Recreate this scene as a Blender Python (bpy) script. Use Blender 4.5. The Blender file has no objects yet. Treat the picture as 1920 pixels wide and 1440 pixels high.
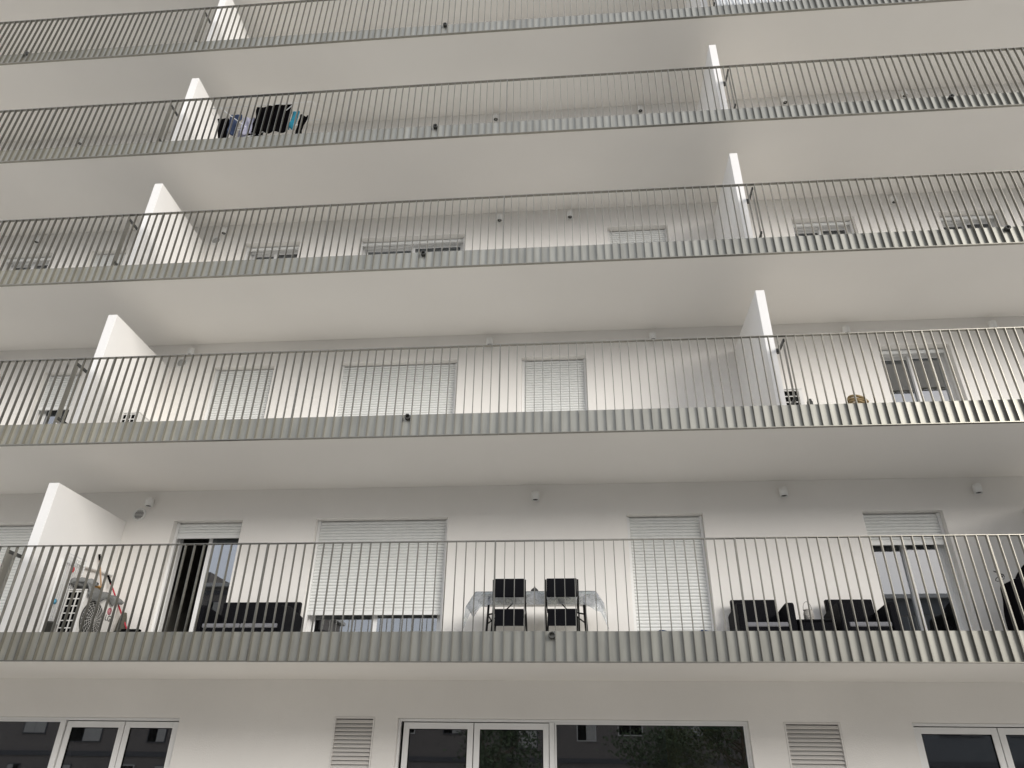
import bpy, math, random
from mathutils import Matrix, Vector, noise
R = math.radians
random.seed(7)
scn = bpy.context.scene
col = scn.collection

# ------------------------------------------------------------------ camera
YAW, PITCH, ROLL, FPX = -0.0903, 0.5138, 0.0158, 1342.6
f0 = Vector((math.sin(YAW), math.cos(YAW), 0)); r0 = Vector((math.cos(YAW), -math.sin(YAW), 0))
fw = f0*math.cos(PITCH) + Vector((0, 0, 1))*math.sin(PITCH)
up = -f0*math.sin(PITCH) + Vector((0, 0, 1))*math.cos(PITCH)
rt = r0*math.cos(ROLL) + up*math.sin(ROLL); up2 = -r0*math.sin(ROLL) + up*math.cos(ROLL)
cd = bpy.data.cameras.new('camera'); cam = bpy.data.objects.new('camera', cd); col.objects.link(cam)
m = Matrix((rt, up2, -fw)).transposed().to_4x4(); m.translation = (0, -8.991, -1.304)
cam.matrix_world = m
cd.sensor_width = 36; cd.lens = FPX/1920*36; cd.clip_start = 0.05; cd.clip_end = 1000
scn.camera = cam

# ------------------------------------------------------------------ light: bright overcast, brighter from the right
SUN_EL, SUN_AZ = 18.0, 42.0          # azimuth measured from straight in front of the facade towards its right
w = bpy.data.worlds.new('World'); scn.world = w; w.use_nodes = True
nt = w.node_tree; nt.nodes.clear()
out = nt.nodes.new('ShaderNodeOutputWorld'); bg = nt.nodes.new('ShaderNodeBackground')
sky = nt.nodes.new('ShaderNodeTexSky'); sky.sky_type = 'NISHITA'; sky.sun_disc = False
sky.sun_elevation = R(SUN_EL); sky.sun_rotation = R(180 - SUN_AZ); sky.dust_density = 4.0; sky.air_density = 1.2
tc = nt.nodes.new('ShaderNodeTexCoord'); mp = nt.nodes.new('ShaderNodeMapping'); mp.inputs['Scale'].default_value = (1, 1, 2.6)
cn = nt.nodes.new('ShaderNodeTexNoise'); cn.inputs['Scale'].default_value = 2.2; cn.inputs['Detail'].default_value = 7; cn.inputs['Roughness'].default_value = .55
cr = nt.nodes.new('ShaderNodeValToRGB'); cr.color_ramp.elements[0].position = .36; cr.color_ramp.elements[0].color = (.80, .80, .80, 1)
cr.color_ramp.elements[1].position = .62; cr.color_ramp.elements[1].color = (.97, .97, .97, 1)
mx = nt.nodes.new('ShaderNodeMixRGB'); mx.inputs['Color2'].default_value = (9.7, 10.05, 10.9, 1)
nt.links.new(tc.outputs['Generated'], mp.inputs['Vector']); nt.links.new(mp.outputs['Vector'], cn.inputs['Vector'])
nt.links.new(cn.outputs['Fac'], cr.inputs['Fac']); nt.links.new(cr.outputs['Color'], mx.inputs['Fac'])
nt.links.new(sky.outputs['Color'], mx.inputs['Color1']); sx = nt.nodes.new('ShaderNodeSeparateXYZ'); nt.links.new(tc.outputs['Generated'], sx.inputs['Vector'])
gr_ = nt.nodes.new('ShaderNodeMapRange'); gr_.inputs['From Min'].default_value = 0.0; gr_.inputs['From Max'].default_value = 1.0
gr_.inputs['To Min'].default_value = 1.12; gr_.inputs['To Max'].default_value = 1.5; nt.links.new(sx.outputs['Z'], gr_.inputs['Value'])   # overcast sky: brighter overhead
ml = nt.nodes.new('ShaderNodeVectorMath'); ml.operation = 'SCALE'; nt.links.new(mx.outputs['Color'], ml.inputs[0]); nt.links.new(gr_.outputs[0], ml.inputs['Scale'])
nt.links.new(ml.outputs[0], bg.inputs['Color'])
nt.links.new(bg.outputs['Background'], out.inputs['Surface'])
bg.inputs['Strength'].default_value = 0.09
sl = bpy.data.lights.new('sun', 'SUN'); sl.energy = 2.5; sl.angle = R(26); sl.color = (1, .955, .895)
so = bpy.data.objects.new('sun', sl); col.objects.link(so)
sd = Vector((math.sin(R(SUN_AZ))*math.cos(R(SUN_EL)), -math.cos(R(SUN_AZ))*math.cos(R(SUN_EL)), math.sin(R(SUN_EL))))
so.rotation_euler = sd.to_track_quat('Z', 'Y').to_euler()
vs = scn.view_settings; vs.view_transform = 'Standard'; vs.look = 'None'; vs.gamma = 1; vs.exposure = 0.02
scn.cycles.max_bounces = 10; scn.cycles.diffuse_bounces = 6; scn.cycles.transparent_max_bounces = 16

# ------------------------------------------------------------------ materials
def mat(name, c, rough=.6, metal=0.0, var=0.0, vscale=3.0, bump=0.0, bscale=60.0, spec=.5, streak=0.0):
    mt = bpy.data.materials.new(name); mt.use_nodes = True; n = mt.node_tree; b = n.nodes['Principled BSDF']
    b.inputs['Base Color'].default_value = (*c, 1); b.inputs['Roughness'].default_value = rough
    b.inputs['Metallic'].default_value = metal; b.inputs['Specular IOR Level'].default_value = spec
    co = n.nodes.new('ShaderNodeTexCoord')
    if var or streak:
        no = n.nodes.new('ShaderNodeTexNoise'); no.inputs['Scale'].default_value = vscale; no.inputs['Detail'].default_value = 5
        ma = n.nodes.new('ShaderNodeMapping'); ma.inputs['Scale'].default_value = (1, 1, .12 if streak else 1)
        n.links.new(co.outputs['Object'], ma.inputs['Vector']); n.links.new(ma.outputs['Vector'], no.inputs['Vector'])
        rp = n.nodes.new('ShaderNodeValToRGB'); v = max(var, streak)
        rp.color_ramp.elements[0].position = .3; rp.color_ramp.elements[1].position = .7
        rp.color_ramp.elements[0].color = (*[x*(1-v) for x in c], 1); rp.color_ramp.elements[1].color = (*[min(1, x*(1+v*.35)) for x in c], 1)
        n.links.new(no.outputs['Fac'], rp.inputs['Fac']); n.links.new(rp.outputs['Color'], b.inputs['Base Color'])
    if bump:
        no = n.nodes.new('ShaderNodeTexNoise'); no.inputs['Scale'].default_value = bscale; no.inputs['Detail'].default_value = 4
        n.links.new(co.outputs['Object'], no.inputs['Vector'])
        bu = n.nodes.new('ShaderNodeBump'); bu.inputs['Strength'].default_value = bump; bu.inputs['Distance'].default_value = .01
        n.links.new(no.outputs['Fac'], bu.inputs['Height']); n.links.new(bu.outputs['Normal'], b.inputs['Normal'])
    return mt
def weave(name, c):
    mt = mat(name, c, .6, spec=.08); n = mt.node_tree; b = n.nodes['Principled BSDF']
    co = n.nodes.new('ShaderNodeTexCoord'); ck = n.nodes.new('ShaderNodeTexVoronoi'); ck.inputs['Scale'].default_value = 70
    n.links.new(co.outputs['Object'], ck.inputs['Vector']); bu = n.nodes.new('ShaderNodeBump'); bu.inputs['Strength'].default_value = .8
    bu.inputs['Distance'].default_value = .01
    n.links.new(ck.outputs['Distance'], bu.inputs['Height']); n.links.new(bu.outputs['Normal'], b.inputs['Normal'])
    return mt
def sheer(name, c, alpha, rough, base=.1, ior=1.5, cloudy=0.0):
    """see-through sheet: transparent + tinted, with a fresnel reflection"""
    mt = bpy.data.materials.new(name); mt.use_nodes = True; n = mt.node_tree; n.nodes.clear()
    o = n.nodes.new('ShaderNodeOutputMaterial'); tr = n.nodes.new('ShaderNodeBsdfTransparent'); df = n.nodes.new('ShaderNodeBsdfDiffuse')
    gl = n.nodes.new('ShaderNodeBsdfGlossy'); gl.inputs['Roughness'].default_value = rough; df.inputs['Color'].default_value = (*c, 1)
    tr.inputs['Color'].default_value = (.82, .86, .84, 1); gl.inputs['Color'].default_value = (.93, .95, 1, 1)
    a = n.nodes.new('ShaderNodeMixShader'); a.inputs['Fac'].default_value = alpha
    n.links.new(tr.outputs[0], a.inputs[1]); n.links.new(df.outputs[0], a.inputs[2])
    fr = n.nodes.new('ShaderNodeFresnel'); fr.inputs['IOR'].default_value = ior
    ad = n.nodes.new('ShaderNodeMath'); ad.operation = 'ADD'; ad.use_clamp = True; ad.inputs[1].default_value = base
    n.links.new(fr.outputs[0], ad.inputs[0])
    b = n.nodes.new('ShaderNodeMixShader'); n.links.new(ad.outputs[0], b.inputs['Fac'])
    n.links.new(a.outputs[0], b.inputs[1]); n.links.new(gl.outputs[0], b.inputs[2]); n.links.new(b.outputs[0], o.inputs['Surface'])
    if cloudy:
        co = n.nodes.new('ShaderNodeTexCoord'); no = n.nodes.new('ShaderNodeTexNoise'); no.inputs['Scale'].default_value = 14
        no.inputs['Detail'].default_value = 6; n.links.new(co.outputs['Object'], no.inputs['Vector'])
        rp = n.nodes.new('ShaderNodeMapRange'); rp.inputs['From Min'].default_value = .35; rp.inputs['From Max'].default_value = .65
        rp.inputs['To Min'].default_value = alpha*(1-cloudy); rp.inputs['To Max'].default_value = min(1, alpha*(1+cloudy))
        n.links.new(no.outputs['Fac'], rp.inputs['Value']); n.links.new(rp.outputs[0], a.inputs['Fac'])
        bu = n.nodes.new('ShaderNodeBump'); bu.inputs['Strength'].default_value = .9; bu.inputs['Distance'].default_value = .02
        n.links.new(no.outputs['Fac'], bu.inputs['Height']); n.links.new(bu.outputs['Normal'], gl.inputs['Normal']); n.links.new(bu.outputs['Normal'], df.inputs['Normal'])
    return mt
M = dict(
    render=mat('wall_render', (.80, .78, .745), .9, var=.05, vscale=.7, bump=.25, bscale=55),
    soffit=mat('soffit_render', (.80, .778, .738), .9, var=.04, vscale=.35, bump=.08, bscale=40),
    divider=mat('divider_render', (.81, .80, .78), .85, var=.02, vscale=2, bump=.12, bscale=60),
    steel=mat('railing_paint', (.23, .222, .195), .34, .85, var=.12, vscale=6),
    plate=mat('kick_plate_paint', (.325, .32, .284), .42, .60, streak=.24, vscale=9, bump=.05, bscale=5),
    dark_steel=mat('bracket_paint', (.05, .05, .045), .5, .3),
    alu=mat('white_aluminium', (.80, .80, .79), .4, var=.03),
    shutter=mat('shutter_slats', (.78, .79, .775), .5, var=.03, vscale=4),
    louvre=mat('louvre_aluminium', (.72, .70, .67), .45),
    glass=sheer('window_glass', (.02, .02, .02), .35, .0, base=.25, ior=1.45),
    room=mat('room_paint', (.30, .29, .27), .9),
    wood=mat('room_panel', (.50, .33, .10), .6, streak=.4, vscale=5),
    lamp=mat('lamp_white', (.78, .78, .76), .5),
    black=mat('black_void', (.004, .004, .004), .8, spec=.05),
    plastic_white=mat('unit_white', (.74, .73, .70), .5, var=.04),
    plastic_grey=mat('unit_grey', (.55, .54, .52), .5),
    wicker=weave('black_wicker', (.006, .006, .008)),
    cushion=mat('grey_cushion', (.22, .22, .235), .9, bump=.3, bscale=200),
    black_vinyl=mat('black_vinyl', (.004, .004, .006), .6, spec=.1, bump=.1, bscale=40),
    black_tube=mat('black_tube', (.008, .008, .008), .5, spec=.2),
    table=mat('white_table', (.72, .72, .71), .5),
    cloth=sheer('plastic_cloth', (.40, .41, .42), .44, .3, base=.04, ior=1.4, cloudy=.75),
    quilt=mat('grey_quilt', (.20, .205, .20), .85, var=.3, vscale=10, bump=.5, bscale=25),
    olive=mat('olive_bag', (.085, .08, .06), .8, var=.3, vscale=8),
    orange=mat('orange_cloth', (.55, .30, .09), .8, var=.3, vscale=20),
    mesh_white=mat('white_wire', (.75, .76, .76), .4),
    red=mat('red_enamel', (.42, .02, .04), .4), logo_red=mat('logo_red', (.35, .01, .05), .5), tag_red=mat('tag_red', (.75, .06, .08), .5),
    blue=mat('blue_plastic', (.12, .42, .62), .5), wood_pole=mat('wood_pole', (.42, .27, .16), .6),
    ink=mat('black_ink', (.03, .03, .03), .6), navy=mat('navy_rubber', (.02, .04, .10), .6),
    tan=mat('tan_rope', (.36, .26, .13), .8, bump=.8, bscale=90),
    lantern=mat('pale_lantern', (.55, .52, .47), .8, var=.6, vscale=60, bump=.6, bscale=80),
    basket=mat('dark_basket', (.05, .05, .05), .8, var=.5, vscale=60, bump=.8, bscale=80),
    jeans=mat('blue_denim', (.04, .065, .14), .9, var=.4, vscale=8), lilac=mat('pale_lilac_cloth', (.42, .42, .52), .9, var=.15, vscale=6),
    teal=mat('teal_cloth', (.02, .26, .38), .85, var=.4, vscale=12), black_cloth=mat('black_cloth', (.004, .0035, .004), .95, spec=.02, var=.3, vscale=6),
    white_cloth=mat('white_sheet', (.82, .84, .85), .8, var=.1, vscale=9, bump=.6, bscale=12),
    cover=mat('black_cover', (.004, .0035, .005), .9, spec=.05, bump=.5, bscale=7),
    pavement=mat('paving', (.55, .52, .468), .9, var=.15, vscale=.8), asphalt=mat('asphalt', (.22, .22, .21), .95, var=.2, vscale=1),
    kerb=mat('kerb_stone', (.35, .35, .33), .9), far_ground=mat('ground', (.22, .22, .19), 1, var=.2, vscale=.05),
    opp_dark=mat('opposite_dark_render', (.10, .105, .11), .9, var=.1), opp_brown=mat('opposite_brown_render', (.13, .115, .105), .9, var=.1),
    opp_light=mat('opposite_trim', (.40, .39, .37), .8), opp_roof=mat('opposite_roof', (.06, .06, .065), .9),
    leaf=mat('leaves', (.045, .075, .025), .8, var=.5, vscale=3), bark=mat('bark', (.09, .065, .045), .95, var=.4, vscale=8),
)

# ------------------------------------------------------------------ mesh helpers
class MB:
    def __init__(s): s.v = []; s.f = []; s.sm = []
    def add(s, vs, fs, smooth=False):
        o = len(s.v); s.v += [tuple(v) for v in vs]; s.f += [tuple(o+i for i in f) for f in fs]; s.sm += [smooth]*len(fs); return s
    def box(s, x0, x1, y0, y1, z0, z1):
        v = [(x, y, z) for z in (z0, z1) for y in (y0, y1) for x in (x0, x1)]
        return s.add(v, [(0, 2, 3, 1), (4, 5, 7, 6), (0, 1, 5, 4), (2, 6, 7, 3), (0, 4, 6, 2), (1, 3, 7, 5)])
    def quad(s, a, b, c, d): return s.add([a, b, c, d], [(0, 1, 2, 3)])
    def prism(s, pts, x0, x1):                       # outline in (y,z) extruded along x
        n = len(pts); v = [(x0, p[0], p[1]) for p in pts] + [(x1, p[0], p[1]) for p in pts]
        return s.add(v, [tuple(range(n))[::-1], tuple(range(n, 2*n))] + [(i, (i+1) % n, n+(i+1) % n, n+i) for i in range(n)])
    def prism_y(s, pts, y0, y1):                     # outline in (x,z) extruded along y
        n = len(pts); v = [(p[0], y0, p[1]) for p in pts] + [(p[0], y1, p[1]) for p in pts]
        return s.add(v, [tuple(range(n)), tuple(range(n, 2*n))[::-1]] + [(i, n+i, n+(i+1) % n, (i+1) % n) for i in range(n)])
    def tube(s, pts, r, n=8, closed=False, r1=None):
        P = [Vector(p) for p in pts]; rings = []; L = len(P)
        for i, p in enumerate(P):
            if closed: d = P[(i+1) % L]-P[i-1]
            else: d = P[min(i+1, L-1)]-P[max(i-1, 0)]
            d.normalize(); a = d.cross(Vector((0, 0, 1)) if abs(d.z) < .9 else Vector((1, 0, 0))).normalized(); b = d.cross(a)
            rr = r if r1 is None else r + (r1-r)*i/(L-1)
            rings.append([p + a*math.cos(2*math.pi*k/n)*rr + b*math.sin(2*math.pi*k/n)*rr for k in range(n)])
        v = [q for rg in rings for q in rg]; f = []
        for i in range(L if closed else L-1):
            j = (i+1) % L
            for k in range(n): f.append((i*n+k, i*n+(k+1) % n, j*n+(k+1) % n, j*n+k))
        s.add(v, f, True)
        if not closed: s.add(rings[0], [tuple(range(n))[::-1]]); s.add(rings[-1], [tuple(range(n))])
        return s
    def lathe(s, prof, c, n=24, axis='z'):           # prof: (radius, height)
        v = []
        for r, h in prof:
            for k in range(n):
                a = 2*math.pi*k/n; p = (r*math.cos(a), r*math.sin(a), h)
                if axis == 'y': p = (p[0], p[2], p[1])
                if axis == 'x': p = (p[2], p[0], p[1])
                v.append((c[0]+p[0], c[1]+p[1], c[2]+p[2]))
        f = [(i*n+k, i*n+(k+1) % n, (i+1)*n+(k+1) % n, (i+1)*n+k) for i in range(len(prof)-1) for k in range(n)]
        return s.add(v, f, True)
    def build(s, name, m, parent=None, bevel=0, sub=0, link=True):
        me = bpy.data.meshes.new(name); me.from_pydata(s.v, [], s.f)
        me.polygons.foreach_set('use_smooth', s.sm); me.materials.append(m); me.update()
        o = bpy.data.objects.new(name, me)
        if link: col.objects.link(o)
        if parent: o.parent = parent
        if bevel:
            b = o.modifiers.new('bevel', 'BEVEL'); b.width = bevel; b.segments = 2; b.limit_method = 'ANGLE'
        if sub:
            b = o.modifiers.new('sub', 'SUBSURF'); b.levels = sub; b.render_levels = sub
        return o
def tag(o, label=None, cat=None, group=None, kind=None):
    if label: o['label'] = label
    if cat: o['category'] = cat
    if group: o['group'] = group
    if kind: o['kind'] = kind
    return o
def empty(name, loc=(0, 0, 0), rz=0):
    o = bpy.data.objects.new(name, None); o.location = loc; o.rotation_euler = (0, 0, rz); o.empty_display_size = .2; col.objects.link(o); return o
def copy_tree(o, parent=None):
    kids = [c for c in col.objects if c.parent is o]
    c = o.copy(); col.objects.link(c)
    if parent: c.parent = parent
    for k in kids: copy_tree(k, c)
    return c

# ------------------------------------------------------------------ setting
GZ = -2.95
H = 3.0; D = 2.088; NL = 6; XL, XR = -19.2, 14.2; DEEP = 6.5; ROOF = 3.0*NL
g = MB().box(-300, 300, -400, 300, GZ-.6, GZ-.14).build('ground', M['far_ground']); tag(g, kind='structure')
g = MB().box(-120, 120, -19, -7.3, GZ-.3, GZ-.12).build('road', M['asphalt']); tag(g, kind='structure')
g = MB().box(-120, 120, -7.14, 20, GZ-.3, GZ).build('pavement', M['pavement']); tag(g, kind='structure')
g = MB().box(-120, 120, -26, -19.15, GZ-.3, GZ+.001).build('far_pavement', M['pavement']); tag(g, kind='structure')
g = MB().box(-120, 120, -7.29, -7.15, GZ-.3, GZ+.005).box(-120, 120, -19.14, -19.01, GZ-.3, GZ+.005).build('kerb', M['kerb']); tag(g, kind='structure')

# ------------------------------------------------------------------ the apartment building
B = empty('apartment_building', (0, D, GZ))
tag(B, 'white rendered apartment block filling the photo with long open balconies and metal bar railings', 'building')
B_INV = Matrix.Translation((0, -D, -GZ))
def part(mb, name, m, parent=None, **k):
    """a mesh written in world coordinates, kept under the building (or one of its parts)"""
    o = mb.build(name, m, **k); o.parent = parent or B
    if parent is None: o.matrix_parent_inverse = B_INV
    return o

# openings: level -> list of (x0, x1, shutter_bottom, state)
ZB, ZT = .36, 2.526
W = {
 1: [(-11.3, -8.95, .36, ''), (-6.654, -5.464, 2.255, 'open_left'), (-4.21, -2.016, 1.005, ''), (.863, 2.058, .36, ''), (4.49, 5.691, 2.02, 'meet'), (8.0, 9.2, .36, '')],
 2: [(-12.05, -10.88, .36, ''), (-10.007, -9.238, 1.77, 'open_right'), (-6.654, -5.464, .36, ''), (-4.21, -2.016, .36, ''), (-.835, .333, .36, ''), (5.409, 6.61, 2.43, 'meet'), (8.6, 9.8, .36, '')],
 3: [(-12.05, -10.883, 2.43, 'meet'), (-10.008, -9.223, .36, ''), (-6.654, -5.464, 2.43, 'meet'), (-4.21, -2.016, 2.43, 'meet'), (.863, 2.058, .36, ''), (4.461, 5.649, 2.43, 'meet'), (7.223, 8.362, 2.43, 'meet')],
}
W[4] = [(a, b, .36, '') for a, b, _, _ in W[2]]; W[5] = [(a, b, .36, '') for a, b, _, _ in W[3]]
G0 = [(-10.6, -5.80, -2.64, -.474), (-2.565, 2.335, -2.64, -.452), (4.49, 9.4, -2.64, -.458)]
LV = [(-3.49, -2.895, -1.75, -.44), (2.80, 3.55, -1.75, -.465)]
# facade: one wall, openings left out, with reveals
fm = MB()
def facade_band(z0, z1, ops):
    xs = sorted({XL, XR} | {a for o in ops for a in o[:2]}); zs = sorted({z0, z1} | {a for o in ops for a in o[2:4]})
    for i in range(len(xs)-1):
        for j in range(len(zs)-1):
            cx, cz = (xs[i]+xs[i+1])/2, (zs[j]+zs[j+1])/2
            if any(o[0] < cx < o[1] and o[2] < cz < o[3] for o in ops): continue
            fm.quad((xs[i], D, zs[j]), (xs[i+1], D, zs[j]), (xs[i+1], D, zs[j+1]), (xs[i], D, zs[j+1]))
            y = D+.34
            fm.quad((xs[i+1], y, zs[j]), (xs[i], y, zs[j]), (xs[i], y, zs[j+1]), (xs[i+1], y, zs[j+1]))
    for x0, x1, a, b in [o[:4] for o in ops]:
        y = D+.34
        fm.quad((x0, D, a), (x0, D, b), (x0, y, b), (x0, y, a)); fm.quad((x1, D, b), (x1, D, a), (x1, y, a), (x1, y, b))
        fm.quad((x0, D, b), (x1, D, b), (x1, y, b), (x0, y, b)); fm.quad((x0, y, a), (x1, y, a), (x1, D, a), (x0, D, a))
facade_band(GZ, .05, G0 + LV)
for k in range(1, NL+1):
    b = (k-1)*H
    facade_band(b+.05, b+H+.05, [(o[0], o[1], b+ZB, b+ZT) for o in W.get(k, [])])
fm.box(XL-.3, XL, D, D+DEEP, GZ, ROOF+.05).box(XR, XR+.3, D, D+DEEP, GZ, ROOF+.05)
part(fm, 'wall', M['render'])
part(MB().box(XL, XR, D+DEEP-.2, D+DEEP, GZ, ROOF+.04), 'back_wall', M['room'])
# inner floors / ceilings / room partitions so that rooms behind the glass are really there
rm = MB()
for k in range(0, NL+1): rm.box(XL+.002, XR-.002, D+.341, D+DEEP-.202, k*H+.056, k*H+.326)
for k in range(0, NL):
    for x in (-14.5, -11.1, -7.6, -4.9, -1.4, 3.0, 7.0, 10.5):
        rm.box(x-.05, x+.05, D+.345, D+DEEP-.21, (k-1)*H+.33 if k else GZ+.01, k*H+.05)
part(rm, 'room_partition', M['room'])
part(MB().box(1.30, 2.75, D+.95, D+1.02, GZ+.02, -.50), 'wood_panel', M['wood'])
# roof
part(MB().box(XL-.3, XR+.3, D-.05, D+DEEP+.1, ROOF+.06, ROOF+.9), 'roof', M['render'])

# balcony slabs, dividers
for k in range(1, NL+2):
    b = (k-1)*H
    part(MB().box(XL, XR, .054, D-.002, b+.05, b+.335), 'balcony_slab', M['soffit'])
SB = .297
def divider(k, x0, x1):
    b = (k-1)*H
    part(MB().box(x0, x1, SB, D-.001, b+.336, b+H-.486), 'divider_wall', M['divider'], bevel=.006)
def filler(k, xd, side):
    """thin plate closing the gap between railing and divider, held by two brackets"""
    b = (k-1)*H; x = xd + side*.055
    p = part(MB().box(x-.003, x+.003, .060, .185 if k == 1 else .13, b+.40, b+1.40), 'gap_plate', M['steel'])
    for z in (1.425, .47):
        part(MB().box(x-.012, x+.012, .05, SB+.10, b+z-.022, b+z+.022).box(min(x, xd+side*.002), max(x, xd+side*.002), SB+.03, SB+.095, b+z-.03, b+z+.03),
             'bracket', M['dark_steel'], parent=p)
LX = (-7.653, -7.498); RX = (2.947, 3.083)
for k in range(1, 7): divider(k, *LX); filler(k, LX[0], -1)
for k in range(2, 7): divider(k, *RX); filler(k, RX[1], 1)
divider(1, 6.86, 7.01); filler(1, 7.01, 1)
# cable trunking and pipes on the dividers beside the condensers
part(MB().tube([(LX[1]+.03, .86, .336), (LX[1]+.03, .86, 1.52), (LX[1]+.03, 2.05, 1.62)], .028, 10).tube([(LX[1]+.026, .96, .336), (LX[1]+.026, .96, 1.44)], .014, 8), 'pipe', M['lamp'])
part(MB().tube([(RX[1]+.035, .62, 3.336), (RX[1]+.035, .62, 4.25)], .02, 8).tube([(RX[1]+.035, .72, 3.336), (RX[1]+.035, .72, 4.2)], .014, 8), 'pipe', M['lamp'])

# ------------------------------------------------------------------ railings
X0J, PJ = -7.0514, 3.0267; PB = PJ/24
def rail_bars(mb, x, b, w=.0085): return mb.box(x-w/2, x+w/2, 0, .045, b+.011, b+1.473)
bar_mesh = MB().box(-.00425, .00425, 0, .045, .011, 1.473)
bar_proto = bar_mesh.build('baluster', M['steel'], link=False)
VIS = {1: (-8.4, 4.1), 2: (-8.6, 4.0), 3: (-8.4, 4.2), 4: (-8.4, 4.2), 5: (-8.8, 3.8), 6: (0, 0)}
j0, j1 = -4, 7
rng = random.Random(3)
lean = lambda: rng.uniform(-.0035, .0035)
for k in range(1, NL+1):
    b = (k-1)*H
    tr = MB()
    for j in range(j0, j1):
        a, c = X0J+j*PJ+.0015, X0J+(j+1)*PJ-.0015
        a = max(a, XL); c = min(c, XR); dz = rng.uniform(-.002, .002)
        tr.box(a, c, -.002, .048, b+1.4735+dz, b+1.4835+dz)
        tr.box(a, c, -.002, .044, b+.0+dz, b+.0105+dz)
    rail = part(tr, 'balcony_railing', M['steel'])
    for j in range(j0, j1):
        x = X0J+j*PJ
        part(MB().box(x-.0085, x-.0012, -.001, .0455, b+.011, b+1.473).box(x+.0012, x+.0085, -.001, .0455, b+.011, b+1.473).box(x-.0012, x+.0012, .01, .035, b+.02, b+1.46),
             'post', M['steel'], parent=rail)
    # kick plates: their seams fall between the joints of the bars
    px = X0J + j0*PJ + 1.13
    while px < XR:
        q = min(px+PJ/2 if (int(px*7) % 2) else px+PJ*.75, XR)
        dy = rng.uniform(0, .002)
        kp = MB().box(px+.0015, q-.0015, .0465+dy, .0495+dy, b+.013, b+.358+rng.uniform(-.002, .002))
        part(kp, 'kick_plate', M['plate'], parent=rail)
        px = q
    rest = MB()
    for j in range(j0, j1):
        for i in range(1, 24):
            x = X0J + j*PJ + i*PB
            if VIS[k][0] <= x <= VIS[k][1]:
                o = bar_proto.copy(); col.objects.link(o); o.location = (x, 0, b); o.parent = rail
                o.rotation_euler = (0, lean()*.5, lean()*6)
            else: rail_bars(rest, x, b)
    if len(rest.v): tag(part(rest, 'balusters', M['steel'], parent=rail), kind='stuff')
    # overflow spouts through the kick plate
    sx = [-2.31, -11.39, 6.8, 11.5] if k > 1 else [-.285, 8.4, -11.4]
    for x in sx:
        sp = MB().lathe([(.028, .05), (.028, -.012), (.041, -.012), (.041, .05)], (x, 0, b+.305), 20, 'y')
        sp.v = [(vx, vy-.0, vz) for vx, vy, vz in sp.v]
        part(sp, 'overflow_spout', M['dark_steel'], parent=rail)
bpy.data.objects.remove(bar_proto)

# ------------------------------------------------------------------ windows with roller shutters
def slat_sheet(x0, x1, z0, z1, y, pitch=.050, depth=.013):
    m_ = MB(); z = z1; pts = []
    while z > z0+.001:
        zz = max(z-pitch, z0)
        for t in (0, .14, .3, .55, .8, .93):
            pts.append((y - depth*math.sin(math.pi*min(1, max(0, (t-.13)/.84))) if t > .13 else y+.012, z + (zz-z)*t))
        z = zz
    pts.append((y, z0))
    v = [(x0, p[0], p[1]) for p in pts] + [(x1, p[0], p[1]) for p in pts]; n = len(pts)
    m_.add(v, [(i, n+i, n+i+1, i+1) for i in range(n-1)], False)
    m_.box(x0, x1, y-.012, y+.012, z0-.001, z0+.055)
    m_.box(x0+.03, x0+.06, y-.016, y-.0125, z0+.015, z0+.04).box(x1-.06, x1-.03, y-.016, y-.0125, z0+.015, z0+.04)
    return m_
def frame(m_, x0, x1, z0, z1, y0, y1, w, wb=None):
    wb = wb or w
    m_.box(x0, x0+w, y0, y1, z0, z1).box(x1-w, x1, y0, y1, z0, z1).box(x0+w, x1-w, y0, y1, z1-w, z1).box(x0+w, x1-w, y0, y1, z0, z0+wb)
    return m_
def window(k, x0, x1, sb, state):
    b = (k-1)*H; zt, zb = b+ZT-.006, b+ZB+.002
    x0 += .003; x1 -= .003
    wi = MB(); frame(wi, x0, x1, zb, zt, D+.235, D+.33, .055)
    # shutter guides and head box lip
    wi.box(x0, x0+.045, D+.105, D+.155, zb, zt).box(x1-.045, x1, D+.105, D+.155, zb, zt)
    wi.box(x0+.045, x1-.045, D+.15, D+.232, zt-.03, zt)
    wi.box(x0, x1, D-.015, D+.23, zb-.001, zb+.018)
    win = part(wi, 'window', M['alu'])
    part(slat_sheet(x0+.047, x1-.047, b+sb+(.02 if sb < .4 else 0), zt-.012, D+.13), 'roller_shutter', M['shutter'], parent=win)
    xm = (x0+x1)/2; a0, a1 = x0+.056, x1-.056; s0, s1 = zb+.057, zt-.057
    if state == 'open_left': leaves = [(xm-.04, a1, D+.244), (xm+.0, a1-.01, D+.29)]
    elif state == 'open_right': leaves = [(a0, xm+.04, D+.244), (a0+.01, xm, D+.29)]
    else: leaves = [(a0, xm+.03, D+.29), (xm-.03, a1, D+.244)]
    for l0, l1, y in leaves:
        sh = MB(); frame(sh, l0, l1, s0, s1, y, y+.036, .062)
        part(sh, 'sash', M['alu'], parent=win, bevel=.003)
        part(MB().box(l0+.0625, l1-.0625, y+.012, y+.022, s0+.0625, s1-.0625), 'pane', M['glass'], parent=win)
    return win
for k, ws in W.items():
    for o in ws: window(k, *o)
# curtain behind the left second floor window
cm = MB(); n = 40; v = []
for i in range(n+1):
    x = -9.97+.33*i/n; y = D+.40+.02*math.sin(i*1.3)
    v += [(x, y, 3.40), (x, y, 5.4)]
cm.add(v, [(2*i, 2*i+2, 2*i+3, 2*i+1) for i in range(n)], True)
part(cm, 'curtain', M['white_cloth'])

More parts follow.
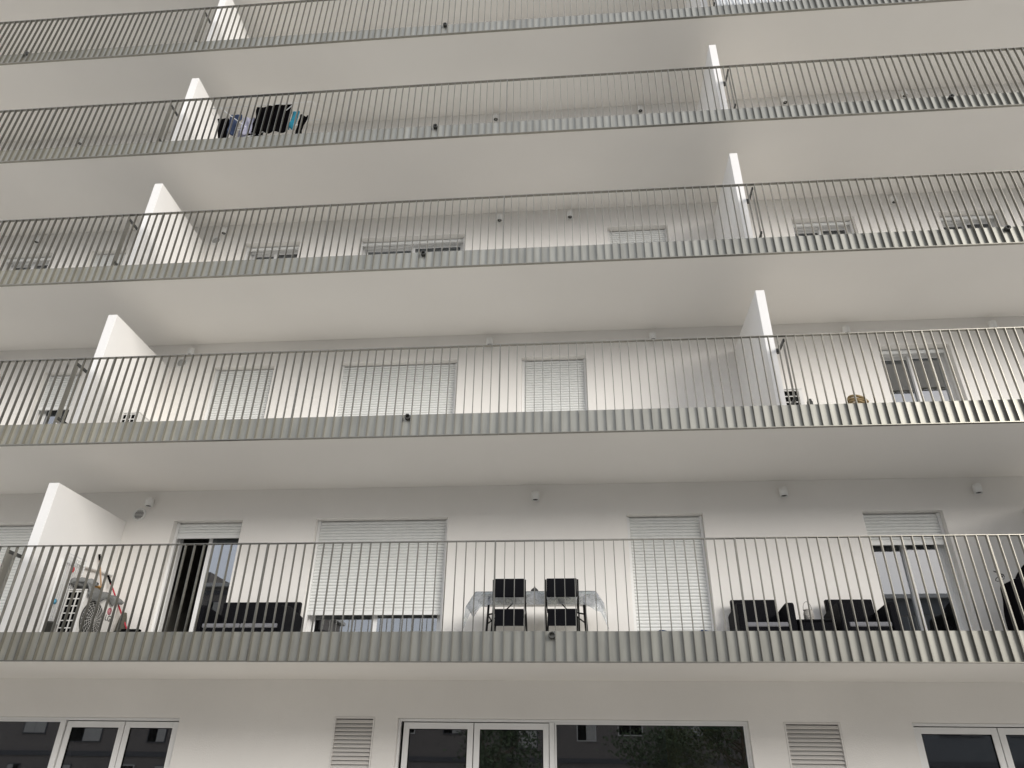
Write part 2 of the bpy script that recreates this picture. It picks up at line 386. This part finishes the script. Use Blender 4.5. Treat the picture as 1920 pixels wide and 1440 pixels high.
# ------------------------------------------------------------------ ground floor glazing and louvres
def shopfront(x0, x1, zt, mull, leaves, fixed):
    zb = -2.638; Y0, Y1 = D+.07, D+.14
    f = MB(); frame(f, x0+.003, x1-.003, zb, zt-.003, Y0, Y1, .035)
    f.box(mull-.035, mull+.035, Y0-.01, Y1, zb+.036, zt-.04)
    fr = part(f, 'shop_window', M['alu'])
    for l0, l1 in leaves:
        s = MB(); frame(s, l0, l1, zb+.04, zt-.05, Y0+.008, Y1-.01, .082)
        part(s, 'casement', M['alu'], parent=fr, bevel=.003)
        gk = MB(); frame(gk, l0+.083, l1-.083, zb+.123, zt-.133, Y0+.016, Y1-.02, .008)
        part(gk, 'gasket', M['black'], parent=fr)
        part(MB().box(l0+.0915, l1-.0915, Y0+.03, Y0+.04, zb+.132, zt-.142), 'pane', M['glass'], parent=fr)
    for l0, l1 in fixed:
        s = MB(); frame(s, l0, l1, zb+.04, zt-.04, Y0+.012, Y1-.01, .022)
        part(s, 'glazing_bead', M['alu'], parent=fr)
        part(MB().box(l0+.0225, l1-.0225, Y0+.03, Y0+.04, zb+.063, zt-.063), 'pane', M['glass'], parent=fr)
shopfront(-10.6, -5.80, -.474, -7.615, [(-7.56, -6.668), (-6.655, -5.84)], [(-10.56, -7.655)])
shopfront(-2.565, 2.335, -.452, -.37, [(-2.485, -1.483), (-1.470, -.412)], [(-.33, 2.295)])
shopfront(4.49, 9.4, -.458, 6.70, [(4.53, 5.60), (5.613, 6.66)], [(6.74, 9.36)])
for x0, x1, z0, z1 in LV:
    l = MB(); frame(l, x0+.003, x1-.003, z0+.003, z1-.003, D-.004, D+.06, .022)
    z = z1-.05
    while z > z0+.05:
        l.prism([(D+.004, z-.036), (D+.008, z-.036), (D+.045, z+.012), (D+.041, z+.014)], x0+.026, x1-.026); z -= .052
    lv = part(l, 'louvre_vent', M['louvre'])
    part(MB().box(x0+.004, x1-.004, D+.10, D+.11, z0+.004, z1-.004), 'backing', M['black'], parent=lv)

# ------------------------------------------------------------------ wall lamps and round vents
lamps = {1: [-7.13, -.587, 3.335, 6.26], 2: [-11.3, -7.13, -1.42, 1.54, 4.92, 7.39], 3: [-11.3, -7.13, -1.303, .13, 6.45, 9.5],
         4: [-11.3, -7.13, -1.455, 1.757, 4.878, 7.385], 5: [-11.3, -7.13, -1.303, .13, 6.45]}
def lamp(x, z):
    l = MB().lathe([(0, .07), (.058, .07), (.063, .065), (.063, -.07), (.052, -.07), (.048, -.045), (0, -.045)], (x, D-.078, z), 28)
    l.box(x-.03, x+.03, D-.022, D+.001, z-.035, z+.035)
    lo = part(l, 'wall_lamp', M['lamp'])
    part(MB().lathe([(.018, -.0455), (.018, -.062), (.040, -.062), (.044, -.046)], (x, D-.078, z), 20), 'lens', M['dark_steel'], parent=lo)
for k, xs in lamps.items():
    for x in xs: lamp(x, (k-1)*H+2.83)
for k in range(1, 6):
    z = (k-1)*H+2.64; x = -7.30
    r = MB().lathe([(.116, .0), (.116, -.014), (.108, -.022), (.086, -.022), (.082, -.008), (.082, .0)], (x, D, z), 32, 'y')
    ro = part(r, 'round_vent', M['lamp'])
    s = MB()
    for i in range(-3, 4):
        h = i*.0235; hw = math.sqrt(max(.0001, .085**2-h*h))
        s.box(x-hw, x+hw, D-.018, D-.010, z+h-.0045, z+h+.0045)
    part(s, 'grille', M['lamp'], parent=ro)
    part(MB().lathe([(0, -.004), (.083, -.004)], (x, D, z), 24, 'y'), 'dark_opening', M['black'], parent=ro)

# white sheet screen tied behind the top visible railing on the right
sm = MB(); v = []; nx, nz = 120, 10
for i in range(nx+1):
    for j in range(nz+1):
        x = 3.16+6.2*i/nx; z = 12.37+.95*j/nz
        v.append((x, .075+.012*noise.noise(Vector((x*2.3, z*3, 1)))+.006*math.sin(x*9+z*5), z+.01*math.sin(x*4)*(j/nz)))
sm.add(v, [(i*(nz+1)+j, (i+1)*(nz+1)+j, (i+1)*(nz+1)+j+1, i*(nz+1)+j+1) for i in range(nx) for j in range(nz)], True)
s = sm.build('privacy_screen', M['white_cloth']); so_ = s.modifiers.new('t', 'SOLIDIFY'); so_.thickness = .003
tag(s, 'wrinkled white sheet behind the topmost railing, right of the divider', 'privacy screen')

# ------------------------------------------------------------------ air conditioning condensers
def condenser(loc, hgt, label, logo=True):
    """long side along +y, fan on +x, lattice end on -y; origin at the floor under the front inner corner"""
    t = empty('air_conditioner', loc); tag(t, label, 'air conditioner', 'outdoor air conditioning units on the balconies')
    wd, ln = .29, .84; zb = .07
    body = MB()
    body.box(.004, wd, .03, ln, zb, hgt-.0).build('body', M['plastic_white'], t, bevel=.012)
    MB().box(.0, wd+.006, .0, ln+.006, hgt-.001, hgt+.016).build('lid', M['plastic_white'], t, bevel=.006)
    MB().box(.012, wd-.012, .022, .029, zb+.02, hgt-.03).build('dark_recess', M['black'], t)
    lat = MB(); x_ = [.006, .075, .15, .225, wd-.004]
    for x in x_: lat.box(x-.006, x+.006, .006, .0215, zb, hgt-.005)
    lat.box(wd-.05, wd, .004, .0215, zb, hgt-.005)
    nz = 7
    for i in range(nz+1):
        z = zb + (hgt-.02-zb)*i/nz; lat.box(.001, wd-.001, .008, .0205, z-.007, z+.007)
    lat.build('end_lattice', M['plastic_white'], t)
    for y in (.12, .70): MB().box(-.01, wd+.03, y-.03, y+.03, 0, zb-.002).build('foot', M['plastic_grey'], t)
    cy, cz, R_ = .29, zb+(hgt-zb)*.5, min(.25, (hgt-zb)*.40)
    MB().lathe([(0, wd+.003), (R_+.015, wd+.003), (R_+.02, wd+.0005)], (0, cy, cz), 40, 'x').build('fan_recess', M['dark_steel'], t)
    gr = MB()
    for i in range(1, 8):
        r = R_*i/7
        gr.tube([(wd+.035-.022*(r/R_)**2, cy+r*math.cos(a), cz+r*math.sin(a)) for a in [2*math.pi*q/36 for q in range(36)]], .0018, 4, closed=True)
    for q in range(20):
        a = 2*math.pi*q/20
        gr.tube([(wd+.035-.022*u*u, cy+R_*u*math.cos(a+.4*u), cz+R_*u*math.sin(a+.4*u)) for u in (.12, .4, .7, 1.02)], .0025, 4)
    gr.lathe([(.0, wd+.040), (.035, wd+.040), (.038, wd+.028)], (0, cy, cz), 20, 'x')
    gr.build('fan_guard', M['plastic_white'], t)
    if logo:
        MB().lathe([(0, wd+.004), (.052, wd+.004), (.052, wd+.001)], (0, .66, cz+.20), 28, 'x').build('emblem', M['logo_red'], t)
        em = MB(); q = [(wd+.0055, .66+.036*math.cos(a), cz+.20+.036*math.sin(a)) for a in [math.pi*.5+i*.18 for i in range(28)]]
        em.tube(q, .0022, 4).tube([(wd+.0055, .66, cz+.18), (wd+.0055, .66, cz+.222)], .003, 4).box(wd+.0042, wd+.0056, .640, .647, cz+.205, cz+.212)
        em.build('emblem_line', M['plastic_white'], t)
        tx = bpy.data.curves.new('lettering', 'FONT'); tx.body = 'LG'; tx.size = .12; tx.extrude = .0008; tx.align_x = 'CENTER'
        to = bpy.data.objects.new('lettering', tx); col.objects.link(to)
        bpy.context.view_layer.update()
        me = bpy.data.meshes.new_from_object(to); bpy.data.objects.remove(to)
        lo = bpy.data.objects.new('lettering', me); me.materials.clear(); me.materials.append(M['ink']); col.objects.link(lo)
        lo.parent = t; lo.matrix_local = Matrix.Translation((wd+.006, .66, cz+.06)) @ Matrix(((0, 0, 1), (1, 0, 0), (0, 1, 0))).to_4x4()
    return t
FL = .336
condenser((-7.42, 1.10, FL), .81, 'grey lettered air conditioner under a quilt, beside the left divider, lowest balcony')
condenser((-7.44, 1.10, FL+3), .735, 'white air conditioner peeking over the kick plate by the left divider, second balcony', False)
condenser((3.30, 1.02, FL+3), .80, 'white air conditioner right of the right divider, near the tan rope coil', False)

# ------------------------------------------------------------------ things round the lettered unit
def blob(name, m, fn, nu, nv, parent=None, thick=.0):
    v = [fn(i/nu, j/nv) for i in range(nu+1) for j in range(nv+1)]
    o = MB().add(v, [(i*(nv+1)+j, (i+1)*(nv+1)+j, (i+1)*(nv+1)+j+1, i*(nv+1)+j+1) for i in range(nu) for j in range(nv)], True).build(name, m, parent)
    if thick: s_ = o.modifiers.new('t', 'SOLIDIFY'); s_.thickness = thick; s_.offset = 1
    return o
zt = FL+.81+.018
def quilt(u, v):      # u along y, v across x: hangs over the fan side
    y = 1.08+.88*u; L = .36+.24; s = v*L
    fold = .028*noise.noise(Vector((y*7, s*9, 3)))+.02*noise.noise(Vector((y*17, s*14, 8)))
    hang = .07+.10*abs(math.sin(u*5+.5))+.05*noise.noise(Vector((y*4, 0, 2)))
    if s < .34: return (-7.47+s, y, zt+.035+.05*math.sin(math.pi*min(1, s/.34))+fold+.06*math.exp(-((u-.1)/.12)**2))
    q = (s-.34)/(L-.34); hang *= .75 if u < .75 else .45
    return (-7.13+.045*math.sin(q*2.6)+.018+abs(fold)*.8, y, zt+.03-q*hang*1.3+fold*.3)
o = blob('quilt', M['quilt'], quilt, 46, 26, None, .02); tag(o, 'crumpled grey padded quilt lying over the top of the lettered air conditioner', 'quilt')
def roll(u, v):
    a = v*2*math.pi; r = (.070+.012*math.sin(u*19)+.012*noise.noise(Vector((u*4, v*3, 5))))*math.sin(math.pi*min(1, max(.02, u*.96+.02)))**.35
    return (-7.44+.36*u, 1.13+.1*u+r*math.cos(a), zt+.125+r*math.sin(a)*.9-.03*u)
blob('rolled_jacket', M['quilt'], roll, 18, 16); tag(bpy.context.scene.objects['rolled_jacket'], 'dark grey rolled puffy jacket on the front end of the quilt on the air conditioner', 'jacket')
def oc(u, v):
    a = v*2*math.pi; r = math.sin(math.pi*max(.02, min(.98, u)))**.5
    return (-7.34+.13*r*math.cos(a), 1.50+.16*r*math.sin(a), zt+.085+.075*u+.015*noise.noise(Vector((u*5, v*6, 1))))
blob('orange_cloth', M['orange'], oc, 10, 18); tag(bpy.context.scene.objects['orange_cloth'], 'folded orange cloth lying on the grey quilt', 'cloth')
def bag(u, v):
    a = v*2*math.pi; r = (math.sin(math.pi*max(.03, min(.97, u*.9+.05)))**.45)*(1+.12*noise.noise(Vector((u*3, v*4, 9))))
    return (-7.03+.09*r*math.cos(a)*(1.25-u*.5), 2.0+.075*r*math.sin(a), FL+.01+.66*u)
blob('olive_bag', M['olive'], bag, 16, 18); tag(bpy.context.scene.objects['olive_bag'], 'dark olive bag standing between the lettered air conditioner and the wall', 'bag')
# white wire mesh leaning on the divider, with two round tags
t = MB().lathe([(0,0),(.05,0),(.062,.30),(.066,.30),(.066,.325),(.055,.325),(.05,.3),(0,.3)],(-7.42,.93,FL),20).build('plant_pot', M['dark_steel']); tag(t, 'small dark grey pot under the wire mesh panel at the left divider', 'pot')
t = empty('wire_mesh_panel', (-7.44, .86, FL+.30)); tag(t, 'white wire mesh panel leaning on the left divider behind the lettered air conditioner', 'mesh panel')
wm = MB(); hh, ll = 1.0, .46
for i in range(11): wm.tube([(.0, ll*i/10, .03), (-.0, ll*i/10, hh)], .005 if i % 10 else .009, 5)
for i in range(23): wm.tube([(.004, 0, .03+(hh-.03)*i/22), (.004, ll, .03+(hh-.03)*i/22)], .005 if i % 22 else .009, 5)
wm.build('mesh_wires', M['mesh_white'], t)
MB().lathe([(0, .018), (.042, .018), (.042, .010)], (0, .20, .80), 20, 'x').build('red_tag', M['tag_red'], t)
MB().lathe([(0, .018), (.040, .018), (.015, .022), (.015, .03), (.0, .03)], (0, .04, .30), 20, 'x').build('blue_tag', M['blue'], t)
# brooms
t = empty('broom', (-7.20, 2.02, FL)); tag(t, 'upright wooden broom handle with black tip rising behind the quilt', 'broom')
MB().tube([(0, 0, .08), (-.245, -.385, 1.40)], .012, 8).build('handle', M['wood_pole'], t)
MB().tube([(-.245, -.385, 1.40), (-.262, -.412, 1.49)], .017, 8).build('tip', M['black'], t)
MB().box(-.12, .12, -.035, .03, 0, .085).build('head', M['black'], t, bevel=.01)
t = MB().box(-7.01, -6.70, 1.86, 2.05, FL, FL+.345).box(-7.03, -6.68, 1.84, 2.07, FL+.346, FL+.37).build('storage_box', M['black_vinyl'], bevel=.006)
tag(t, 'low black lidded box under the red mop beside the open door', 'box')
t = empty('mop', (-6.90, 1.98, FL+.371)); tag(t, 'leaning red mop handle with black grip, right of the lettered air conditioner', 'mop')
MB().tube([(0, 0, .03), (-.48, .0, .745)], .013, 8).build('handle', M['red'], t)
MB().tube([(-.48, .0, .745), (-.585, .0, .90)], .019, 8).build('grip', M['black'], t)
MB().box(-.09, .21, -.04, .04, 0, .045).build('head', M['black'], t, bevel=.01)

# ------------------------------------------------------------------ wicker furniture
def wicker_seat(name, loc, wdt, label, cat, nseat=1, group=None):
    t = empty(name, loc); tag(t, label, cat, group); dp = .70; ah, bh = .62, .80; aw = .10
    MB().box(aw+.003, wdt-aw-.003, .03, dp-.12, .04, .30).build('seat_base', M['wicker'], t, bevel=.01)
    for x0 in (0, wdt-aw):
        # arm: tall at the front, dipping to the back
        MB().prism([(0, .03), (0, ah-.03), (.03, ah), (.13, ah), (dp-.1, ah-.035), (dp, ah-.05), (dp, .03)], x0, x0+aw).build('arm', M['wicker'], t, bevel=.012)
    MB().prism([(dp-.125, .05), (dp-.06, bh-.02), (dp-.05, bh), (dp+.02, bh), (dp+.03, bh-.02), (dp+.0, .05)], aw*.55+.0, wdt-aw*.55).build('backrest', M['wicker'], t, bevel=.015)
    for i in range(nseat):
        a = aw+.006+(wdt-2*aw)/nseat*i; c = aw-.006+(wdt-2*aw)/nseat*(i+1)
        MB().box(a, c, .015, dp-.16, .302, .362).build('cushion', M['cushion'], t, bevel=.014)
    for x in (.05, wdt-.05):
        for y in (.06, dp-.06): MB().box(x-.02, x+.02, y-.02, y+.02, 0, .045).build('foot', M['black_tube'], t)
    return t
wicker_seat('wicker_sofa', (-5.45, 1.24, FL), 1.33, 'two seat black wicker sofa with grey cushions between the open door and the wide shutter', 'sofa', 2)
a1 = wicker_seat('wicker_armchair', (2.21, 1.24, FL), .76, 'black wicker armchair left of the small table with the lantern', 'armchair', 1, 'black wicker armchairs on the lowest balcony')
a2 = copy_tree(a1); a2.location = (3.55, 1.24, FL); a2['label'] = 'black wicker armchair right of the small table, beside the glass door'
t = empty('wicker_table', (2.99, 1.30, FL)); tag(t, 'low black wicker side table between the two wicker armchairs', 'side table')
MB().box(.02, .50, .02, .44, .03, .385).build('table_body', M['wicker'], t, bevel=.01)
MB().box(0, .52, 0, .46, .387, .405).build('table_top', M['black_vinyl'], t, bevel=.004)
t = empty('lantern', (3.21, 1.48, FL+.406)); tag(t, 'pale pierced lantern with thin arched handle on the low wicker table', 'lantern')
MB().lathe([(0, .0), (.055, .0), (.064, .01), (.066, .10), (.06, .125), (.05, .145), (.058, .15), (.058, .16), (.045, .165)], (0, 0, 0), 28).build('lantern_body', M['lantern'], t)
MB().tube([(.058*math.cos(a), 0, .155+.115*math.sin(a)) for a in [math.pi*i/16 for i in range(17)]], .003, 6).build('handle', M['black_tube'], t)

# ------------------------------------------------------------------ folding table, cloth, chairs
t = empty('folding_table', (-.53, 1.06, FL)); tag(t, 'white topped folding table with dark legs under a clear plastic cloth', 'table')
MB().box(-.84, .82, 0, .78, .700, .738).build('tabletop', M['table'], t, bevel=.006)
for s in (-1, 1):
    for y in (.10, .68): MB().tube([(s*.66, y, .698), (s*.70, y, 0)], .016, 8).build('leg', M['black_tube'], t)
    MB().tube([(s*.672, .10, .45), (s*.672, .68, .45)], .010, 8).tube([(s*.68, .12, .33), (s*.42, .12, .52), (s*.30, .3, .69)], .009, 8).tube([(s*.675, .10, .45), (s*.45, .12, .495)], .011, 8).build('brace', M['black_tube'], t)
def cloth(u, v):
    x = -1.50+1.90*u; y0, y1 = 1.05, 1.85; hang = .19
    sd = max(0, -1.375-x, x-.295); s = v*(y1-y0+hang)
    k_ = noise.noise(Vector((x*5, s*6, 2)))*.012
    side = max(0.0, -1.375-x, x-.295)
    drop = side*1.6
    if s < hang:
        d = hang-s; corner = (max(0, abs(x+.54)-.62)/.33)**2*.24
        return (x + (.05*(d/hang)*(1 if x > .2 else -1) if side > 0 else 0), y0-.012-.02*(d/hang)+k_*1.4, FL+.742-d*(1+corner*5)-drop*(1-.2*d/hang)+k_*.3)
    return (x, y0-.012+(s-hang), FL+.742-drop+abs(k_)*.4*(1 if side > 0 else .15))
o = blob('tablecloth', M['cloth'], cloth, 110, 34); tag(o, 'clear crinkled plastic tablecloth hanging over the edges of the folding table', 'tablecloth')
def folding_chair(x, label):
    t = empty('folding_chair', (x, .86, FL)); tag(t, label, 'folding chair', 'folding chairs at the table')
    MB().prism([(-.015, .615), (.012, .615), (.002, .865), (-.022, .865)], -.205, .205).build('backrest', M['black_vinyl'], t, bevel=.012)
    MB().box(-.20, .20, .05, .43, .425, .46).build('seat', M['black_vinyl'], t, bevel=.012)
    for s in (-1, 1):
        MB().tube([(s*.218, -.012, .85), (s*.218, .02, .60), (s*.222, .12, .42), (s*.225, .40, .0)], .011, 8).build('leg', M['black_tube'], t)
        MB().tube([(s*.200, .40, .44), (s*.200, .20, .26), (s*.200, .0, .0)], .011, 8).build('leg', M['black_tube'], t)
        MB().tube([(s*.21, .02, .60), (s*.20, .1, .43)], .008, 6).build('link', M['black_tube'], t)
    MB().tube([(-.2, .12, .17), (.2, .12, .17)], .010, 8).build('stretcher', M['black_tube'], t)
    MB().prism([(.045, .26), (.05, .25), (.070, .424), (.045, .47), (.035, .47)], -.195, .195).build('rear_panel', M['black_vinyl'], t)
    return t
folding_chair(-.885, 'black padded folding chair at the table, left of the small basket')
c2 = folding_chair(-.17, 'black padded folding chair at the table, right of the small basket')
t = empty('small_basket', (-.56, 1.25, FL+.75)); tag(t, 'small dark woven basket with knob on the table between the chairs', 'basket')
MB().lathe([(0, 0), (.052, 0), (.058, .03), (.05, .055), (.03, .075), (.012, .085), (.012, .10), (0, .10)], (0, 0, 0), 24).build('basket_body', M['basket'], t)

# navy clogs just behind the railing plate
def clog(u, v):
    a = v*2*math.pi; L = .13; x = -L+2*L*u; wv = math.sin(math.pi*max(.02, min(.98, u)))**.4
    top = .085*(1-.35*u) if u > .35 else .062
    zz = max(0, math.sin(a))*top*wv
    return (x, .045*wv*math.cos(a), zz)
for x, l in ((1.06, 'navy clog behind the railing, nearer the table'), (1.56, 'navy clog behind the railing, in front of the closed shutter')):
    t = empty('clog', (x, .22, FL), R(8)); tag(t, l, 'shoe', 'pair of navy clogs')
    blob('upper', M['navy'], clog, 16, 16, t); MB().box(-.12, .12, -.04, .04, -.0, .012).build('sole', M['navy'], t, bevel=.004)

# black covered item at the right end
t = empty('covered_chair', (5.87, 1.2, FL)); tag(t, 'tall black fabric cover over a seat at the right edge of the lowest balcony', 'covered seat')
def cov(u, v):
    a = v*2*math.pi; z = 1.12*u
    r = .44*(1-.12*u)*(1+.06*math.sin(a*7+u*2)+.06*noise.noise(Vector((math.cos(a)*2, math.sin(a)*2, u*3))))
    if u > .88: r *= max(.04, 1-(u-.88)/.12)**.5
    return (.22+r*math.cos(a)*1.0+.06*u, r*math.sin(a)*.8, .01+z*(1+.28*max(0, math.cos(a))*u) - (.18*u if math.cos(a) < -.2 else 0))
blob('cover', M['cover'], cov, 26, 56, t)
MB().tube([(-.22+.05*math.sin(i*.7), -.12+.03*math.cos(i*.9), .86+.055*math.sin(i*.55)+.012*i*.4) for i in range(22)], .005, 5).build('cord', M['black_tube'], t)

# ------------------------------------------------------------------ second balcony: rope coil, knob
t = MB()
pts = []
for i in range(90):
    a = i*.28; r = .13+.015*math.sin(i*.7); pts.append((4.02+r*math.cos(a)*.95, .22+r*math.sin(a)*.65, FL+3+.03+.0017*i-.022*math.cos(a)+.01*math.sin(a*2)))
t.tube(pts, .019, 8); o = t.build('rope_coil', M['tan']); tag(o, 'tan rope coil just showing above the kick plate, second balcony up', 'rope coil')
o = MB().lathe([(0, .0), (.036, .0), (.04, .02), (.04, .15), (.03, .172), (.03, .188), (0, .188)], (3.377, .22, FL+3), 20).build('bottle', M['dark_steel'])
tag(o, 'small dark rounded bottle between the white condenser and the tan rope coil', 'bottle')

# ------------------------------------------------------------------ fourth balcony: drying rack with laundry
F4 = FL+9; RZ = F4+.965
t = empty('drying_rack', (-5.9, .36, F4)); tag(t, 'thin white wire drying rack full of laundry, fourth balcony up', 'drying rack')
fr = MB(); fr.tube([(-1.0, -.24, .965), (1.10, -.26, .965), (1.14, .16, .965), (-1.0, .26, .965)], .007, 6, closed=True)
fr.build('top_frame', M['mesh_white'], t)
wr = MB()
for i in range(14): wr.tube([(-.9+i*.15, -.25, .966), (-.9+i*.15, .22, .966)], .002, 4)
wr.build('wires', M['mesh_white'], t)
for s in (-1, 1): MB().tube([(-.78, s*.24, .96), (.55, -s*.22, 0)], .010, 6).build('leg', M['mesh_white'], t); MB().tube([(.70, s*.24, .96), (-.6, -s*.22, 0)], .010, 6).build('leg', M['mesh_white'], t)
def garment(name, m, x0, x1, y, drop, label, cat, seed, top=0.0, ywob=.03, skew=0.0):
    def fn(u, v):
        x = x0+(x1-x0)*u; L = drop*(1+.12*noise.noise(Vector((u*3, seed, 0)))); z = RZ+.012-top-L*v
        return (x+skew*v+.02*math.sin(v*3+seed), y+ywob*math.sin(u*9+seed)*v+.05*noise.noise(Vector((u*2, v*3, seed)))+(.015 if v > .05 else 0), z)
    o = blob(name, m, fn, 20, 14, None, .02); tag(o, label, cat, 'laundry on the drying rack'); return o
garment('black_vest', M['black_cloth'], -6.86, -6.62, .34, .62, 'narrow black garment at the left end of the drying rack, next to the divider', 'laundry', 1, .05, .05, .14)
garment('denim_jeans', M['jeans'], -6.56, -6.34, .28, .50, 'blue denim garment hanging left of the pale lilac sheet', 'jeans', 2, .03, .05, .03)
garment('lilac_sheet', M['lilac'], -6.42, -6.05, .50, .62, 'pale lilac cloth hanging between the denim and the black garments', 'laundry', 3)
garment('grey_shirt', M['lilac'], -6.24, -6.02, .26, .44, 'pale grey shirt hanging just left of the big black garments', 'shirt', 4, .16)
garment('black_shirt', M['black_cloth'], -6.16, -5.84, .34, .60, 'small black shirt overlapping the left side of the big black garments', 'laundry', 5, .08)
garment('black_trousers', M['black_cloth'], -5.96, -5.60, .16, .68, 'long black garment, left of the two largest on the drying rack', 'laundry', 6)
garment('black_coat', M['black_cloth'], -5.62, -5.25, .14, .72, 'long black garment, right of the two largest on the drying rack', 'laundry', 7)
garment('teal_towel', M['teal'], -5.29, -5.15, .28, .45, 'teal blue towel at the right of the black garments', 'towel', 8, .04)
garment('dark_sock', M['black_cloth'], -5.17, -5.02, .38, .55, 'small dark garment at the right end behind the teal towel', 'laundry', 9, .04)

# ------------------------------------------------------------------ the other side of the street (seen mirrored in the glass)
def opposite(x0, x1, y, zt_, m, label, steps=()):
    t = empty('opposite_building', ((x0+x1)/2, y, GZ)); tag(t, label, 'building'); inv = Matrix.Translation((-(x0+x1)/2, -y, -GZ))
    def p(mb, n_, mm):
        o = mb.build(n_, mm, t); o.matrix_parent_inverse = inv; return o
    b = MB().box(x0, x1, y-12, y, GZ-.1, zt_)
    for a, c, z in steps: b.box(a, c, y-9, y-2, zt_-.01, z)
    p(b, 'wall', m); p(MB().box(x0-.3, x1+.3, y-12.3, y+.3, zt_+.002, zt_+.22), 'roof', M['opp_light'])
    rg_ = random.Random(int(x0*7)+1000)
    for fl in range(int((zt_-GZ)//3)):
        z = GZ+.9+fl*3; x = x0+1.2
        p(MB().box(x0, x1, y+.002, y+.06, z+2.0, z+2.25), 'cornice', M['opp_roof'])
        while x+2.4 < x1-.8:
            ww = rg_.choice((.8, 1.1, 1.4, 2.2)); hh_ = rg_.choice((1.2, 1.5, 1.9))
            o = p(MB().box(x, x+ww, y+.003, y+.05, z+1.6-hh_, z+1.6), 'window', rg_.choice((M['opp_roof'], M['opp_roof'], M['opp_light'])))
            for c0, c1 in ((.06, ww*.49), (ww*.51, ww-.06)):
                q = MB().box(x+c0, x+c1, y+.051, y+.06, z+1.66-hh_, z+1.54).build('pane', M['black'] if rg_.random() < .7 else M['room'], o)
            x += ww+rg_.uniform(1.0, 3.2)
opposite(17.6, 45, -30, 8.5, M['opp_dark'], 'dark flat roofed building mirrored in the glass door right of the armchairs')
opposite(-16, 16.5, -32, 4.6, M['opp_brown'], 'low brown building across the street, mirrored faintly in the ground floor glass')
opposite(-46, -18.0, -30, 9.4, M['opp_brown'], 'brown building with roof boxes mirrored in the open glass door on the left', [(-30, -24, 10.9), (-23, -21, 10.2)])
def tree(x, y, h, seed, label):
    rg = random.Random(seed); t = empty('street_tree', (x, y, GZ)); tag(t, label, 'tree', 'trees across the street')
    tk = MB().tube([(0, 0, 0), (.05, .03, h*.25), (.0, .1, h*.5), (.1, .05, h*.8)], .14, 10, r1=.03)
    tips = []
    for i in range(16):
        a = rg.uniform(0, 6.28); z = h*rg.uniform(.3, .65); l = rg.uniform(.7, 1.6)
        e = (l*math.cos(a), l*math.sin(a), z+rg.uniform(.5, 1.4)); tips.append(e)
        tk.tube([(0, .05, z), (e[0]*.5, e[1]*.5, z+.25), e], .05, 6, r1=.012)
    tk.build('trunk', M['bark'], t); lf = MB()
    for i in range(2600):
        e = rg.choice(tips); c = Vector(e)+Vector((rg.gauss(0, .38), rg.gauss(0, .38), rg.gauss(0, .34)))
        d = Vector((rg.uniform(-1, 1), rg.uniform(-1, 1), rg.uniform(-1, 1))).normalized()*rg.uniform(.06, .11)
        n_ = d.cross(Vector((rg.uniform(-1, 1), rg.uniform(-1, 1), rg.uniform(-1, 1)))).normalized()*.05
        lf.add([c-d, c+n_, c+d, c-n_], [(0, 1, 2, 3)])
    lf.build('crown', M['leaf'], t)
tree(3.2, -20.6, 4.6, 1, 'small street tree mirrored in the ground floor fixed pane')
tree(6.8, -21.0, 5.2, 2, 'taller street tree mirrored at the right of the ground floor fixed pane')
tree(-3.4, -20.8, 4.4, 3, 'small street tree mirrored in the middle ground floor casements')
